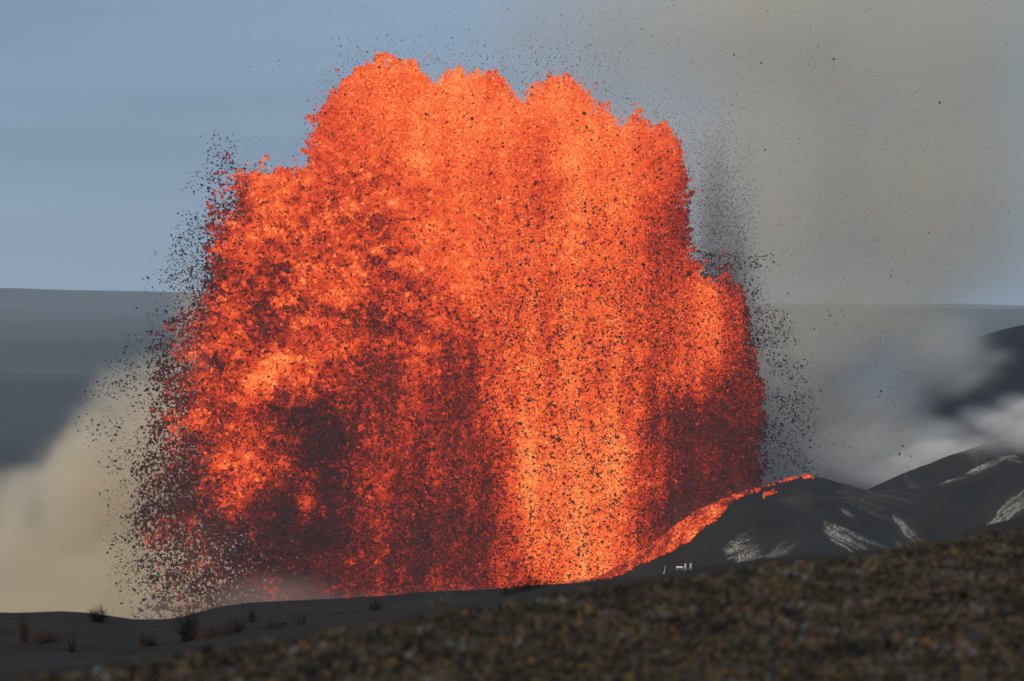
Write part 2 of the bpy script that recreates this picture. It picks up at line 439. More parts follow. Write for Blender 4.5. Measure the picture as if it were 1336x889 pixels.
#        150 200 250 300 350 400 450 500 550 600 650 700 750 800 850 900 950 1000 1050
HEAT = """7 7 7 7 7 7 7 8 8 8 7 7 8 8 7 6 5 4 4
          6 6 6 6 6 6 7 8 8 9 7 8 8 8 7 6 5 4 4
          5 5 5 6 6 6 6 7 8 8 8 7 9 8 7 6 5 4 4
          3 1 1 3 7 7 6 6 8 7 7 6 8 8 6 5 3 3 3
          2 1 2 3 7 6 6 5 7 7 7 6 8 8 5 4 3 3 3
          2 2 2 6 5 6 6 5 7 7 7 7 8 7 4 5 5 3 3
          1 1 1 5 4 6 6 5 6 7 7 7 7 7 5 8 7 4 2
          2 2 3 5 4 5 5 4 5 5 7 7 7 7 5 8 6 3 2
          1 2 4 5 7 5 4 3 5 4 8 7 8 7 5 7 5 4 2
          1 2 4 5 5 2 3 4 4 3 7 8 7 8 5 3 4 3 2
          1 2 3 5 5 1 1 4 4 3 6 9 8 9 4 2 2 2 1
          1 1 2 4 3 1 1 4 3 3 4 9 8 9 3 2 2 1 1
          1 3 2 1 1 1 1 4 2 2 3 8 9 8 2 1 1 1 1
          1 1 1 1 1 1 2 3 2 3 3 6 9 8 2 1 1 1 1
          1 1 1 1 1 2 2 3 3 4 4 6 9 7 4 2 1 1 1"""
HEAT = np.array([r.split() for r in HEAT.strip().split('\n')], float) / 9
#        coverage, same columns
COV = """9 9 9 9 9 9 9 9 9 9 9 9 9 9 9 9 9 9 9
          9 9 9 9 9 8 9 9 9 9 9 9 9 9 9 9 9 9 9
          9 9 9 9 9 8 9 9 9 9 9 9 9 9 9 9 9 9 9
          1 1 1 2 9 7 9 9 9 9 9 9 9 9 9 9 9 9 9
          1 1 3 3 9 9 9 9 9 9 9 9 9 9 9 9 9 9 9
          1 1 3 7 8 9 9 9 9 9 9 9 9 9 9 9 9 9 9
          1 1 2 8 9 9 9 9 9 9 9 9 9 9 9 9 9 9 9
          2 2 3 7 9 9 9 9 9 9 9 9 9 9 9 9 9 9 9
          2 3 4 7 9 9 9 9 9 9 9 9 9 9 9 9 9 9 9
          2 3 5 8 9 9 9 9 9 9 9 9 9 9 9 9 9 9 9
          1 3 4 7 9 7 8 9 9 9 9 9 9 9 9 9 9 9 9
          1 3 4 5 7 7 8 9 9 9 9 9 9 9 9 9 9 9 9
          1 4 5 5 6 8 8 9 9 9 9 9 9 9 9 9 9 9 9
          1 2 4 5 6 7 8 9 9 9 9 9 9 9 9 9 9 9 9
          1 2 3 4 6 7 8 9 9 9 9 9 9 9 9 9 9 9 9"""
COV = np.array([r.split() for r in COV.strip().split('\n')], float) / 9
heat_map = lambda x, y: bil(HEAT, x, y, 150, 75, 50, 50)
cov_map = lambda x, y: bil(COV, x, y, 150, 75, 50, 50)
def thick(x, y): return 3 + 40 * np.sqrt(np.clip(Swide(x, y) * 2 - 0.9, 0, 1)) + 5 * (fbm(x / 60, y / 160, 3, 131))

def heat_field(x, y, dy):
    """how hot the spray is at a place of the curtain"""
    left = 1 - smooth(520, 640, x + 40 * fbm(x / 60, y / 60, 3, 141)) * 1.0
    left = left * smooth(190, 330, y + 0.12 * x) * (1 - 0.8 * smooth(420, 500, x) * smooth(400, 500, y))
    wx = x + 34 * fbm(x / 70, y / 90, 3, 151); wy = y + 34 * fbm(x / 80, y / 80, 3, 155)
    h = heat_map(wx, wy)
    lobes = fbm(x / 34 + dy / 40, y / 30, 5, 161, 0.62)          # clumps of molten sheets
    stre = fbm(x / 11, y / 120 + dy / 90, 4, 171)                 # falling streaks
    fine = fbm(x / 9, y / 10, 3, 181)
    bright = smooth(0.16, 0.5, lobes)
    h = 0.90 * h + left * (0.13 * lobes + 0.22 * bright * (0.7 + 0.9 * fine) + 0.24 * fbm(x / 13 + dy / 30, y / 10, 4, 163, 0.65) + 0.22 * smooth(0.18, 0.42, fbm(x / 8 + dy / 25, y / 6, 4, 165, 0.6)) * smooth(0.15, 0.4, h) - 0.05) + (1 - left) * ((0.09 + 0.08 * smooth(250, 480, y)) * stre + 0.07 * lobes) + 0.08 * fine
    h = h - (0.12 + 0.02 * smooth(600, 900, x)) * (1 - smooth(0.45, 0.95, Swide(x, y))) * smooth(180, 330, y)
    # named bright lobes
    for (ox_, oy_, rx, ry, a) in [(352, 497, 26, 20, .26), (380, 470, 34, 14, .16), (318, 400, 22, 14, .3), (380, 392, 16, 16, .3), (470, 370, 20, 14, .3), (325, 590, 40, 20, .28),
                                  (290, 600, 14, 16, .2), (210, 705, 20, 12, .5), (408, 650, 12, 10, .45), (240, 558, 12, 10, .5), (220, 430, 12, 7, .4), (580, 420, 16, 8, .28),
                                  (565, 450, 14, 7, .25), (342, 610, 26, 18, .3), (335, 690, 12, 8, .4), (272, 725, 10, 6, .4), (350, 560, 30, 14, .2), (905, 680, 10, 3, .2)]:
        q = ((x - ox_) / rx) ** 2 + ((y - oy_) / ry) ** 2
        h = h + a * smooth(1.3, 0.1, q + 1.4 * fine + 0.9 * fbm(x / 16, y / 13, 4, 185)) * 0.6
    return h

def spray(n, bx0, bx1, by0, by1, front=None, gain=1.0, edge=0.0, power=2.3):
    x = rng.uniform(bx0, bx1, n); y = rng.uniform(by0, by1, n)
    qx = x + 9 * fbm(x / 21, y / 21, 3, 301) + 3 * fbm(x / 5, y / 6, 2, 303); qy = y + 12 * fbm(x / 13, y / 24, 3, 305) + 7 * fbm(x / 4, y / 22, 2, 307)
    m = 0.45 * Ssoft(qx, qy) + 0.55 * Smid(qx, qy) + edge
    puff = 0.62 * fbm(x / 9, y / 9, 4, 191, 0.62) + 0.22 * fbm(x / 3.5, y / 3.5, 2, 197)
    cv = cov_map(x, y)
    cv = cv ** 2.5 * (1 + (1 - cv) * 2.2 * fbm(x / 12, y / 12, 4, 199))
    p = (m - edge > 0.05) * smooth(0.27, 0.95, m + puff * (1 - smooth(0.8, 1.0, m))) ** power * np.clip(cv * gain, 0, 1)
    k = rng.random(n) < p
    x, y = x[k], y[k]
    T = thick(x, y)
    if front is None: d = rng.uniform(-1, 1, len(x)) * T
    else:
        d = -T * rng.uniform(front, 1.06, len(x)); d = np.where(rng.random(len(x)) < 0.3, -d, d)
    return x, y, d

def to_world(x, y, d):
    wx, wz = px2w(x, y, 1000)
    return np.stack([wx, 1000 + d, wz], 1)

fountain = bpy.data.objects.new('lava_fountain', None)
COL.objects.link(fountain)
FB = (float(px2w(600, 800, 1000)[0]), 1000.0, -118.0)
fountain.location = FB
tag(fountain, 'towering curtain of glowing orange molten lava spray erupting from the crater', 'lava fountain')
def fpart(name, V, Fc, mat, attrs):
    o = mesh_obj(name, V - np.array(FB), Fc, mat, attrs, parent=fountain)
    o['kind'] = 'stuff'
    return o

# fine molten spray
x, y, d = spray(1500000, 150, 1010, 60, 835)
h = heat_field(x, y, d)
hc = np.clip(h, 0, 1)
leftw = 1 - smooth(300, 520, x)
sz = (0.24 + 0.24 * rng.random(len(x)) ** 1.6) * (1 + 0.10 * leftw) * 1.05 * (1.15 - 0.25 * smooth(600, 900, x)) * (1.0 - 0.15 * smooth(330, 120, y))
hh = h + rng.normal(0, 0.115, len(x))
dark = rng.random(len(x)) < np.clip(0.62 - 0.80 * hc, 0.03, 0.6) * (0.35 + 0.65 * smooth(150, 420, y))
hh = np.where(dark, rng.uniform(0.0, 0.16, len(x)) + 0.12 * hc, hh)
V, Fc, own = lumps(to_world(x, y, d), sz, 'tet', 0.5, (0.35, 1.65))
fpart('molten_spray', V, Fc, M_lava, {'glow_level': np.clip(hh, 0, 1)[own]})
N1 = len(x)
# feathery fringe of small droplets leaving the curtain
x, y, d = spray(420000, 150, 1010, 40, 800, edge=0.20, power=3.2)
k = (Ssoft(x, y) < 0.8) & (rng.random(len(x)) < 0.25 + 0.75 * cov_map(x, y))
x, y, d = x[k], y[k], d[k] * 0.8
h = heat_field(x, y, d) + rng.normal(-0.03, 0.14, len(x)) - 0.35 * (rng.random(len(x)) < 0.35 + 0.3 * (x < 300))
V, Fc, own = lumps(to_world(x, y, d), (0.12 + 0.28 * rng.random(len(x)) ** 1.5) * (1 + 0.25 * (x < 320)), 'oct', 0.55, (0.2, 1.8))
fpart('spray_fringe', V, Fc, M_lava, {'glow_level': np.clip(h, 0, 1)[own]})
# dark half-cooled clots on the outside of the curtain
x, y, d = spray(190000, 150, 1010, 70, 835, front=0.80, edge=0.0)
h = np.clip(heat_field(x, y, d), 0, 1)
clus = fbm(x / 7, y / 7, 3, 201)
p = (0.03 + 0.33 * smooth(130, 360, y)) * (0.75 + 1.3 * clus) * (0.8 + 0.4 * smooth(560, 700, x)) * (1 + 1.6 * smooth(600, 680, x) * (1 - smooth(870, 910, x)) * smooth(300, 460, y))
k = rng.random(len(x)) < p
x, y, d, h = x[k], y[k], d[k], h[k]
sz = (0.19 + 0.16 * rng.random(len(x)) + 0.38 * rng.random(len(x)) ** 9) * (1 + 0.15 * (1 - smooth(250, 500, x)))
V, Fc, own = lumps(to_world(x, y, d), sz, 'oct', 0.5, (0.2, 1.6))
fpart('cooling_clots', V, Fc, M_lava, {'glow_level': np.clip(rng.uniform(0.0, 0.17, len(x)) + 0.13 * h * (rng.random(len(x)) < 0.6), 0, 1)[own]})
N2 = len(x)
# larger ragged glowing clots, mostly on the left
x, y, d = spray(60000, 150, 620, 200, 800, front=0.9)
h = heat_field(x, y, d)
k = (h + rng.normal(0, 0.12, len(x)) > 0.52) & (rng.random(len(x)) < 0.8)
x, y, d, h = x[k], y[k], d[k], h[k]
V, Fc, own = lumps(to_world(x, y, d), 0.3 + 0.6 * rng.random(len(x)) ** 2.2, 'oct', 0.55, (0.2, 1.7))
fpart('molten_clots', V, Fc, M_lava, {'glow_level': np.clip(h + rng.normal(0.05, 0.08, len(x)), 0, 1)[own]})
N3 = len(x)

# cooled fragments falling round the fountain
def region(n, pts, power=1.0):
    """random places between a left and a right edge given per row: (y, x0, x1, skew)"""
    P = np.array(pts, float)
    y = rng.uniform(P[0, 0], P[-1, 0], n)
    a, b = np.interp(y, P[:, 0], P[:, 1]), np.interp(y, P[:, 0], P[:, 2])
    u = rng.random(n) ** power
    return a + (b - a) * u, y
cx_, cy_, cs_ = [], [], []
def add(x, y, s): cx_.append(x); cy_.append(y); cs_.append(s)
def thin(x, y, sc_, th, seed):
    k = fbm(x / sc_, y / sc_, 3, seed) + rng.normal(0, .12, len(x)) > th
    return x[k], y[k]
x, y = region(14000, [(330, 300, 215), (400, 290, 192), (470, 260, 150), (540, 270, 110), (620, 260, 140), (720, 240, 155), (800, 230, 165)], 1.5)
x, y = thin(x, y, 22, -0.12, 211); add(x, y, 0.11 + 0.27 * rng.random(len(x)) ** 1.8)
x, y = region(6500, [(178, 312, 280), (200, 322, 262), (225, 345, 256), (260, 340, 255), (330, 320, 235), (400, 300, 190)], 1.2)
x, y = thin(x, y, 18, -0.02, 213); kk = rng.random(len(x)) < smooth(175, 240, y) * 0.8 + 0.12; x, y = x[kk], y[kk]; add(x, y, rng.uniform(0.15, 0.36, len(x)))
x, y = region(9000, [(330, 895, 1000), (450, 960, 1035), (540, 985, 1055), (620, 985, 1058)], 1.6)
x, y = thin(x, y, 20, -0.1, 215); add(x, y, rng.uniform(0.12, 0.34, len(x)))
x, y = region(15000, [(130, 850, 960), (250, 885, 985), (330, 890, 980), (372, 905, 965)], 1.0)
k = rng.random(len(x)) < np.clip(0.15 + 0.85 * smooth(150, 360, y) * (0.5 + 1.2 * np.exp(-((x - 925 - 0.12 * (y - 180)) / 26) ** 2)), 0, 1)
add(x[k], y[k], rng.uniform(0.07, 0.17, k.sum()))
x, y = region(16000, [(0, 640, 1336), (300, 880, 1300), (600, 1000, 1180)], 1.3); add(x, y, rng.uniform(0.05, 0.13, len(x)))
x, y = region(5500, [(0, 300, 800), (60, 310, 860), (120, 330, 470), (300, 300, 400)], 1.0)
x, y = thin(x, y, 60, -0.1, 217); add(x, y, rng.uniform(0.05, 0.13, len(x)))
x, y = region(240, [(0, 330, 1250), (600, 1000, 1200)], 1.0); add(x, y, rng.uniform(0.15, 0.33, len(x)))
x, y = region(9000, [(60, 440, 800), (200, 380, 905), (340, 300, 905)], 1.0)
k = (Swide(x, y) < 0.62) & (Swide(x, y) > 0.04); add(x[k], y[k], rng.uniform(0.08, 0.2, k.sum()))
x = np.concatenate(cx_); y = np.concatenate(cy_); s = np.concatenate(cs_)
V, Fc, own = lumps(to_world(x, y, rng.uniform(-45, 45, len(x))), s, 'oct', 0.55, (0.2, 1.8))
te = mesh_obj('falling_tephra', V, Fc, M_tephra)
tag(te, 'dark cooled rock fragments drifting and falling around the lava fountain', 'tephra', kind='stuff')

# lava running down the left flank of the cone
lower = lerp_prof([(730, 776), (804, 758), (847, 738), (876, 729), (914, 705), (936, 684), (957, 660), (993, 648), (1007, 638), (1019, 630), (1040, 624), (1062, 622)])
upper = lambda p: cone_sil(p) - 1
nu, nv = 420, 26
pp = np.linspace(735, 950, nu); qq = np.linspace(0, 1, nv)
PPX, Q = np.meshgrid(pp, qq)
def flank_point(px, q, lift=0.35):
    """a point of the flow: q=0 on the crest, q=1 at its lower edge"""
    X0 = (px - 668) / F * CY
    dpx = (lower(px) - cone_sil(px)) * q
    s = dpx * CY / F / 0.52
    Y0 = CY - s
    return np.stack([X0, Y0, cone_h(X0, Y0) + lift], -1)
wob = Q * (1 + 0.22 * fbm(PPX / 9, Q * 0 + 3.3, 4, 221))
Vf = flank_point(PPX, np.clip(wob, 0, 1.25) * 0.88)
Vf[..., 2] += 0.35 * fbm(PPX / 4, Q * 9, 3, 223) + np.where(Q > 0.97, -0.9, 0)
fl = bpy.data.objects.new('lava_flow', None); COL.objects.link(fl)
FL0 = np.array([60.0, 945.0, -90.0]); fl.location = FL0
tag(fl, 'glowing orange lava stream running down the left flank of the cinder cone', 'lava flow')
mesh_obj('lava_sheet', Vf.reshape(-1, 3) - FL0, grid_faces(nv, nu), M_flow, parent=fl, smooth_shade=True)
n = 17000
px = rng.uniform(740, 1012, n); q = rng.uniform(0, 1.0, n) ** 0.9
q = q + 0.10 * fbm(px / 9, px * 0, 3, 227)
k = rng.random(n) < np.where(px > 945, 0.10, 1.0) * np.where(px > 970, 0.3, 1) * (0.5 + 0.9 * smooth(-.35, .35, fbm(px / 14, q * 4, 4, 229)))
px, q = px[k], q[k]
c3 = flank_point(px, q, 0.5)
h = 0.56 + 0.62 * fbm(px / 11 + q * 2, q * 3 - px / 30, 5, 231) + rng.normal(0, 0.12, len(px)) - 0.22 * smooth(930, 1000, px) - 0.1 * smooth(840, 770, px)
h = np.where(rng.random(len(px)) < 0.22, rng.uniform(0, 0.25, len(px)), h)
# glowing crumbs on the crest
n2 = 180
px2 = np.concatenate([rng.normal(1053, 3, 60), rng.normal(1032, 5, 30), rng.uniform(985, 1045, 30), rng.normal(1000, 4, 40), rng.normal(890, 30, n2 - 160)])
q2 = np.zeros(n2); c4 = np.stack([(px2 - 668) / F * CY, CY - rng.uniform(0, 3, n2), np.zeros(n2)], 1)
c4[120:160, 1] -= 8; c4[:, 2] = cone_h(c4[:, 0], c4[:, 1]) + rng.uniform(0, 0.5, n2)
c3 = np.concatenate([c3, c4]); h = np.concatenate([h, rng.uniform(0.4, 0.8, n2)])
V, Fc, own = lumps(c3, rng.uniform(0.2, 0.62, len(c3)), 'oct', 0.4, (0.4, 1.3))
o = mesh_obj('glowing_rubble', V - FL0, Fc, M_lava, {'glow_level': np.clip(h, 0, 1)[own]}, parent=fl); o['kind'] = 'stuff'

# ------------------------------------------------------------------ smoke, steam, dust (real volumes)
def volume(name, blobs, voxel, dens, color, noise_scale, noise_amp, seed, label, cat, stretch=(1, 1, 1), aniso=0.0, soft=(0.0, 0.5), tilt=0.0):
    """blobs: (px, py, Y, rx, ry, rz, weight) radii in metres"""
    cs = []
    for (px, py, Yd, rx, ry, rz, w) in blobs:
        X0, Z0 = px2w(px, py, Yd); cs.append((float(X0), Yd, float(Z0), rx, ry, rz, w))
    lo = [min(c[i] - 1.3 * c[3 + i] for c in cs) for i in range(3)]; hi = [max(c[i] + 1.3 * c[3 + i] for c in cs) for i in range(3)]
    lo[2] = max(lo[2], -156)
    ng = bpy.data.node_groups.new(name + '_field', 'GeometryNodeTree')
    ng.interface.new_socket('Geometry', in_out='OUTPUT', socket_type='NodeSocketGeometry')
    N = ng.nodes.new; L = ng.links.new
    def math_(op, a, b=None, clamp=False):
        m = N('ShaderNodeMath'); m.operation = op; m.use_clamp = clamp
        for i, v in enumerate((a, b)):
            if v is None: continue
            if isinstance(v, (int, float)): m.inputs[i].default_value = v
            else: L(v, m.inputs[i])
        return m.outputs[0]
    pos = N('GeometryNodeInputPosition').outputs[0]
    tot = None
    for c in cs:
        s = N('ShaderNodeVectorMath'); s.operation = 'SUBTRACT'; L(pos, s.inputs[0]); s.inputs[1].default_value = c[:3]
        d = N('ShaderNodeVectorMath'); d.operation = 'DIVIDE'; L(s.outputs[0], d.inputs[0]); d.inputs[1].default_value = c[3:6]
        ln = N('ShaderNodeVectorMath'); ln.operation = 'LENGTH'; L(d.outputs[0], ln.inputs[0])
        v = math_('MULTIPLY', math_('SUBTRACT', 1.0, ln.outputs['Value'], True), c[6])
        tot = v if tot is None else math_('MAXIMUM', tot, v)
    ro = N('ShaderNodeVectorRotate'); ro.rotation_type = 'Y_AXIS'; L(pos, ro.inputs['Vector']); ro.inputs['Angle'].default_value = tilt
    mp = N('ShaderNodeVectorMath'); mp.operation = 'MULTIPLY'; L(ro.outputs[0], mp.inputs[0]); mp.inputs[1].default_value = stretch
    ad = N('ShaderNodeVectorMath'); ad.operation = 'ADD'; L(mp.outputs[0], ad.inputs[0]); ad.inputs[1].default_value = (seed * 913.0, seed * 77.0, 0)
    nz = N('ShaderNodeTexNoise'); L(ad.outputs[0], nz.inputs['Vector']); nz.inputs['Scale'].default_value = noise_scale
    nz.inputs['Detail'].default_value = 6; nz.inputs['Roughness'].default_value = 0.66; nz.inputs['Distortion'].default_value = 0.3
    nn = math_('MULTIPLY', math_('SUBTRACT', nz.outputs[0], 0.5), noise_amp)
    edge = math_('MULTIPLY', tot, 3.5, True)
    v = math_('ADD', tot, math_('MULTIPLY', nn, edge))
    mr = N('ShaderNodeMapRange'); mr.interpolation_type = 'SMOOTHSTEP'; L(v, mr.inputs[0]); mr.inputs[1].default_value = soft[0]; mr.inputs[2].default_value = soft[1]
    v = math_('MULTIPLY', mr.outputs[0], edge)
    vc = N('GeometryNodeVolumeCube'); L(v, vc.inputs['Density'])
    vc.inputs['Min'].default_value = lo; vc.inputs['Max'].default_value = hi
    for i, ax in enumerate('XYZ'): vc.inputs['Resolution ' + ax].default_value = max(8, int((hi[i] - lo[i]) / voxel))
    sm = N('GeometryNodeSetMaterial'); L(vc.outputs[0], sm.inputs[0])
    t = NT(name)
    pv = t.n('ShaderNodeVolumePrincipled', Density=dens, Anisotropy=aniso); pv.inputs['Color'].default_value = (*color, 1)
    t.l(pv.outputs[0], t.out.inputs['Volume'])
    sm.inputs['Material'].default_value = t.m
    L(sm.outputs[0], N('NodeGroupOutput').inputs[0])
    me = bpy.data.meshes.new(name); o = bpy.data.objects.new(name, me); COL.objects.link(o)
    me.materials.append(t.m)
    o.modifiers.new('field', 'NODES').node_group = ng
    return tag(o, label, cat, kind='stuff')

volume('ash_plume', [(1090, 60, 1260, 120, 90, 90, 1.0), (1180, 230, 1260, 95, 80, 95, 1.0), (1010, 260, 1230, 62, 70, 110, .95), (1050, 440, 1200, 36, 60, 70, .6), (1085, 385, 1220, 52, 60, 34, .8), (1000, 20, 1240, 90, 80, 40, .8),
                     (850, 50, 1240, 105, 70, 70, .6), (1100, 580, 1180, 48, 50, 44, .65), (1290, 60, 1280, 70, 80, 90, .8), (860, 200, 1180, 40, 50, 40, .5), (940, 560, 1130, 36, 40, 50, .45)],
       5.0, 0.022, (0.865, 0.82, 0.70), 0.018, 1.1, 1, 'huge grey brown ash plume drifting behind and right of the fountain', 'smoke', stretch=(1, 1, 0.45), soft=(0.0, 0.7), tilt=R(-16))
volume('ash_streamer', [(932, 310, 1075, 9, 14, 54, 1.0), (958, 345, 1080, 8, 12, 40, .85), (940, 375, 1070, 20, 14, 26, .9), (975, 430, 1070, 9, 12, 34, .7), (990, 540, 1060, 12, 12, 34, .6), (978, 200, 1090, 4, 10, 32, .35), (942, 215, 1085, 4, 10, 26, .4)],
       2.4, 0.06, (0.36, 0.31, 0.30), 0.06, 0.5, 2, 'dark veil of falling ash beside the upper right edge of the fountain', 'ash', stretch=(1, 1, 0.12), soft=(0.0, 1.0))
volume('tan_smoke', [(70, 740, 1150, 42, 45, 42, 1.0), (150, 640, 1140, 42, 45, 45, 1.0), (215, 560, 1130, 30, 35, 40, .9), (30, 660, 1160, 25, 30, 22, .7), (250, 760, 1120, 60, 45, 40, 1.0), (160, 520, 1140, 20, 20, 20, .6),
                     (260, 420, 1090, 20, 25, 40, .35), (380, 760, 1110, 50, 30, 30, .8), (60, 830, 1150, 60, 60, 45, 1.0), (200, 840, 1130, 60, 60, 40, 1.0)],
       2.7, 0.075, (0.96, 0.87, 0.71), 0.045, 1.9, 3, 'thick tan smoke cloud billowing behind the left foot of the fountain', 'smoke', soft=(0.0, 0.75))
volume('base_dust', [(360, 800, 930, 34, 18, 17, .9), (480, 800, 925, 34, 18, 9, .7), (230, 815, 930, 30, 16, 14, .7), (600, 795, 920, 34, 16, 8, .7), (905, 672, 962, 16, 8, 9, .5), (960, 645, 965, 14, 8, 6, .5), (255, 715, 940, 30, 14, 26, .25)],
       2.6, 0.035, (0.72, 0.58, 0.50), 0.05, 0.5, 4, 'thin brown dust rising from the crater at the foot of the fountain', 'dust', soft=(0.0, 0.7))
volume('white_steam', [(1350, 566, 1060, 26, 26, 10, .8), (1292, 578, 1058, 24, 20, 8, .45), (1235, 592, 1120, 24, 22, 8, .9), (1195, 606, 1120, 20, 20, 7, .8), (1155, 622, 1115, 18, 18, 8, .7), (1400, 550, 1070, 36, 26, 14, 1.0), (1310, 556, 1060, 22, 20, 9, .5)],
       1.5, 0.11, (1.0, 0.98, 0.95), 0.13, 1.6, 5, 'bright white steam streaming low over the cinder cone valley', 'steam', stretch=(0.35, 0.8, 1.7), soft=(0.0, 0.95), tilt=R(24))
volume('steam_veil', [(1215, 455, 1290, 36, 50, 24, 1.0), (1235, 480, 1285, 34, 50, 20, .6), (1285, 465, 1290, 22, 50, 10, .4), (1160, 505, 1320, 30, 50, 40, .8), (1140, 590, 1290, 40, 50, 20, .9), (1200, 575, 1290, 34, 50, 16, .8), (1322, 528, 1290, 16, 50, 9, .5), (1285, 545, 1290, 18, 50, 9, .6), (1240, 568, 1290, 20, 50, 11, .6), (1110, 440, 1290, 40, 50, 24, .6)],
       2.3, 0.055, (1.0, 0.975, 0.93), 0.07, 1.7, 6, 'ragged grey steam veil drifting in front of the back hill', 'steam', stretch=(0.45, 0.8, 1.3), soft=(0.0, 1.0), tilt=R(30))

# ------------------------------------------------------------------ shrubs on the sand
def tubes(paths, mat, name):
    """paths: list of (points (k,3), r0, r1) -> one mesh of thin tapered three-sided stems"""
    Vs, Fs, off = [], [], 0
    for P, r0, r1 in paths:
        k = len(P); T = np.gradient(P, axis=0); T /= np.linalg.norm(T, axis=1)[:, None] + 1e-9
        U = np.cross(T, [0.31, 0.2, 0.93]); U /= np.linalg.norm(U, axis=1)[:, None] + 1e-9; Wv = np.cross(T, U)
        rr = np.linspace(r0, r1, k)[:, None]
        ring = np.stack([P + rr * (math.cos(a) * U + math.sin(a) * Wv) for a in (0, 2.094, 4.189)], 1)
        Vs.append(ring.reshape(-1, 3))
        i = np.arange(k - 1)[:, None] * 3
        for a in range(3):
            b = (a + 1) % 3
            Fs.append(np.concatenate([i + a, i + b, i + 3 + b, i + 3 + a], 1) + off)
        off += 3 * k
    return mesh_obj(name, np.concatenate(Vs), np.concatenate(Fs), mat)
def mat_twig(name, c):
    return mat_rock(name, [(0.3, tuple(q * 0.7 for q in c)), (0.7, tuple(q * 1.3 for q in c))], 6)
TW = {'dark': mat_twig('dark_twig', (0.013, 0.010, 0.008)), 'red': mat_twig('reddish_twig', (0.060, 0.036, 0.028)), 'brown': mat_twig('brown_twig', (0.038, 0.024, 0.014)),
      'pale': mat_twig('pale_twig', (0.085, 0.072, 0.058))}
def shrub(px, py, hpx, wpx, tone, style, label, n=None, D=None, name='dry_shrub'):
    cpx = float(crest_py(px)); Dc = float(crest_D(px))
    if D is None:
        # walk out until the ground reaches this picture row
        ds = np.linspace(44, Dc * 0.995, 500); zz = ground_h((px - 668) / F * ds, ds)
        _, pr = w2px(0 * ds, ds, zz)
        i = int(np.argmin(np.abs(pr - py))); D = float(ds[i])
    X0 = (px - 668) / F * D; Z0 = float(ground_h(np.array([X0]), np.array([D]))[0])
    H = 1.3 * hpx / F * D; Wd = 1.15 * wpx / F * D
    n = n or int(26 + 1.0 * wpx)
    n = int(n * 1.1) + 1
    paths = []
    for i in range(n):
        bx_, by_ = rng.normal(0, 0.10, 2) * Wd * (1.8 if style == 'low' else 1)
        ang = rng.uniform(0, 6.283)
        lean = {'reed': 0.55, 'bush': 0.9, 'low': 0.9, 'plume': 0.4}[style] * rng.uniform(0.2, 1.2)
        hh = H * (0.3 + 0.7 * rng.random() ** 1.6) * (1 - 0.45 * lean)
        end = np.array([bx_ + math.cos(ang) * lean * Wd * 0.6, by_ + math.sin(ang) * lean * Wd * 0.6, hh])
        tt = np.linspace(0, 1, 6)[:, None]
        P = np.array([bx_, by_, -0.03]) * (1 - tt) + end * tt
        P[:, :2] += (tt ** 2 - tt) * np.array([math.cos(ang), math.sin(ang)]) * Wd * 0.18 * rng.uniform(0, 1.5)
        P += rng.normal(0, 0.012 * H, P.shape) * tt
        r0 = 0.006 + 0.004 * rng.random()
        paths.append((P, r0, 0.003))
        for _ in range({'reed': 2, 'bush': 5, 'low': 4, 'plume': 7}[style]):
            j = rng.integers(1, 5); q = P[j]
            dv = rng.normal(0, 1, 3) * (0.12 if style in ('reed', 'plume') else 0.2); dv[2] = abs(dv[2]) + 0.18
            e = q + dv * H * rng.uniform(0.5, 1.1)
            if style == 'plume': e = q + dv * np.array([.8, .8, .7]) * H * .8
            e[2] = min(e[2], H * 1.02)
            mid = (q + e) / 2 + rng.normal(0, 0.015 * H, 3)
            paths.append((np.array([q, mid, e]), 0.0045, 0.002))
    o = tubes(paths, TW[tone], name)
    o.location = (X0, D, Z0)
    return tag(o, label, 'shrub', 'dry shrubs on the dark sand rim')
shrub(30, 839, 36, 20, 'red', 'plume', 'tall reddish feathery shrub at the far left edge of the sand', 46)
shrub(54, 838, 20, 40, 'red', 'low', 'low reddish shrub beside the tall feathery one at far left')
shrub(92, 852, 32, 15, 'dark', 'reed', 'small dark shrub of few upright stems, below the round crest bush', 12)
shrub(127, 809, 18, 25, 'dark', 'bush', 'round dark bush on the sand crest in front of tan smoke', 60)
shrub(184, 842, 26, 18, 'red', 'plume', 'faint reddish upright shrub in the dip of the sand', 16)
shrub(197, 843, 15, 18, 'dark', 'low', 'little dark clump at the right foot of a faint reddish shrub', 26)
shrub(246, 836, 44, 44, 'dark', 'reed', 'biggest reedy dark shrub with tall spiky stems, in the sand dip', 80)
shrub(281, 838, 28, 44, 'red', 'low', 'low reddish brown bush between the biggest reedy shrub and a curved one', 70)
shrub(306, 832, 26, 30, 'dark', 'bush', 'dark shrub with curved outward stems, right of the reddish brown bush', 30)
shrub(328, 812, 20, 24, 'brown', 'reed', 'brown reedy tuft just under the sand crest', 34)
shrub(373, 806, 22, 18, 'pale', 'reed', 'thin pale tuft reaching above the crest line', 16)
shrub(362, 829, 20, 36, 'dark', 'bush', 'low dark brown bush on the near side of the dune ridge', 70)
shrub(394, 823, 20, 22, 'brown', 'plume', 'orange brown bush at the edge of the gravel bank', 40)
shrub(430, 812, 17, 5, 'pale', 'reed', 'single pale dry stem on the sand left of centre', 3)
shrub(487, 797, 16, 26, 'dark', 'bush', 'sparse twiggy shrub on the crest left of the pale grass tuft', 16)
shrub(577, 795, 24, 52, 'pale', 'reed', 'wide pale grassy shrub in front of the reddish dust', 60)
shrub(672, 781, 17, 36, 'dark', 'low', 'low spreading dark shrub on crest, left half of the pair before the fountain', 60)
shrub(697, 780, 28, 44, 'dark', 'bush', 'large dark dry bush silhouetted on the crest against the bright fountain', 100)
shrub(1265, 702, 12, 22, 'red', 'reed', 'pinkish grass tuft on the crest at the right behind the gravel bank', 40, D=58)
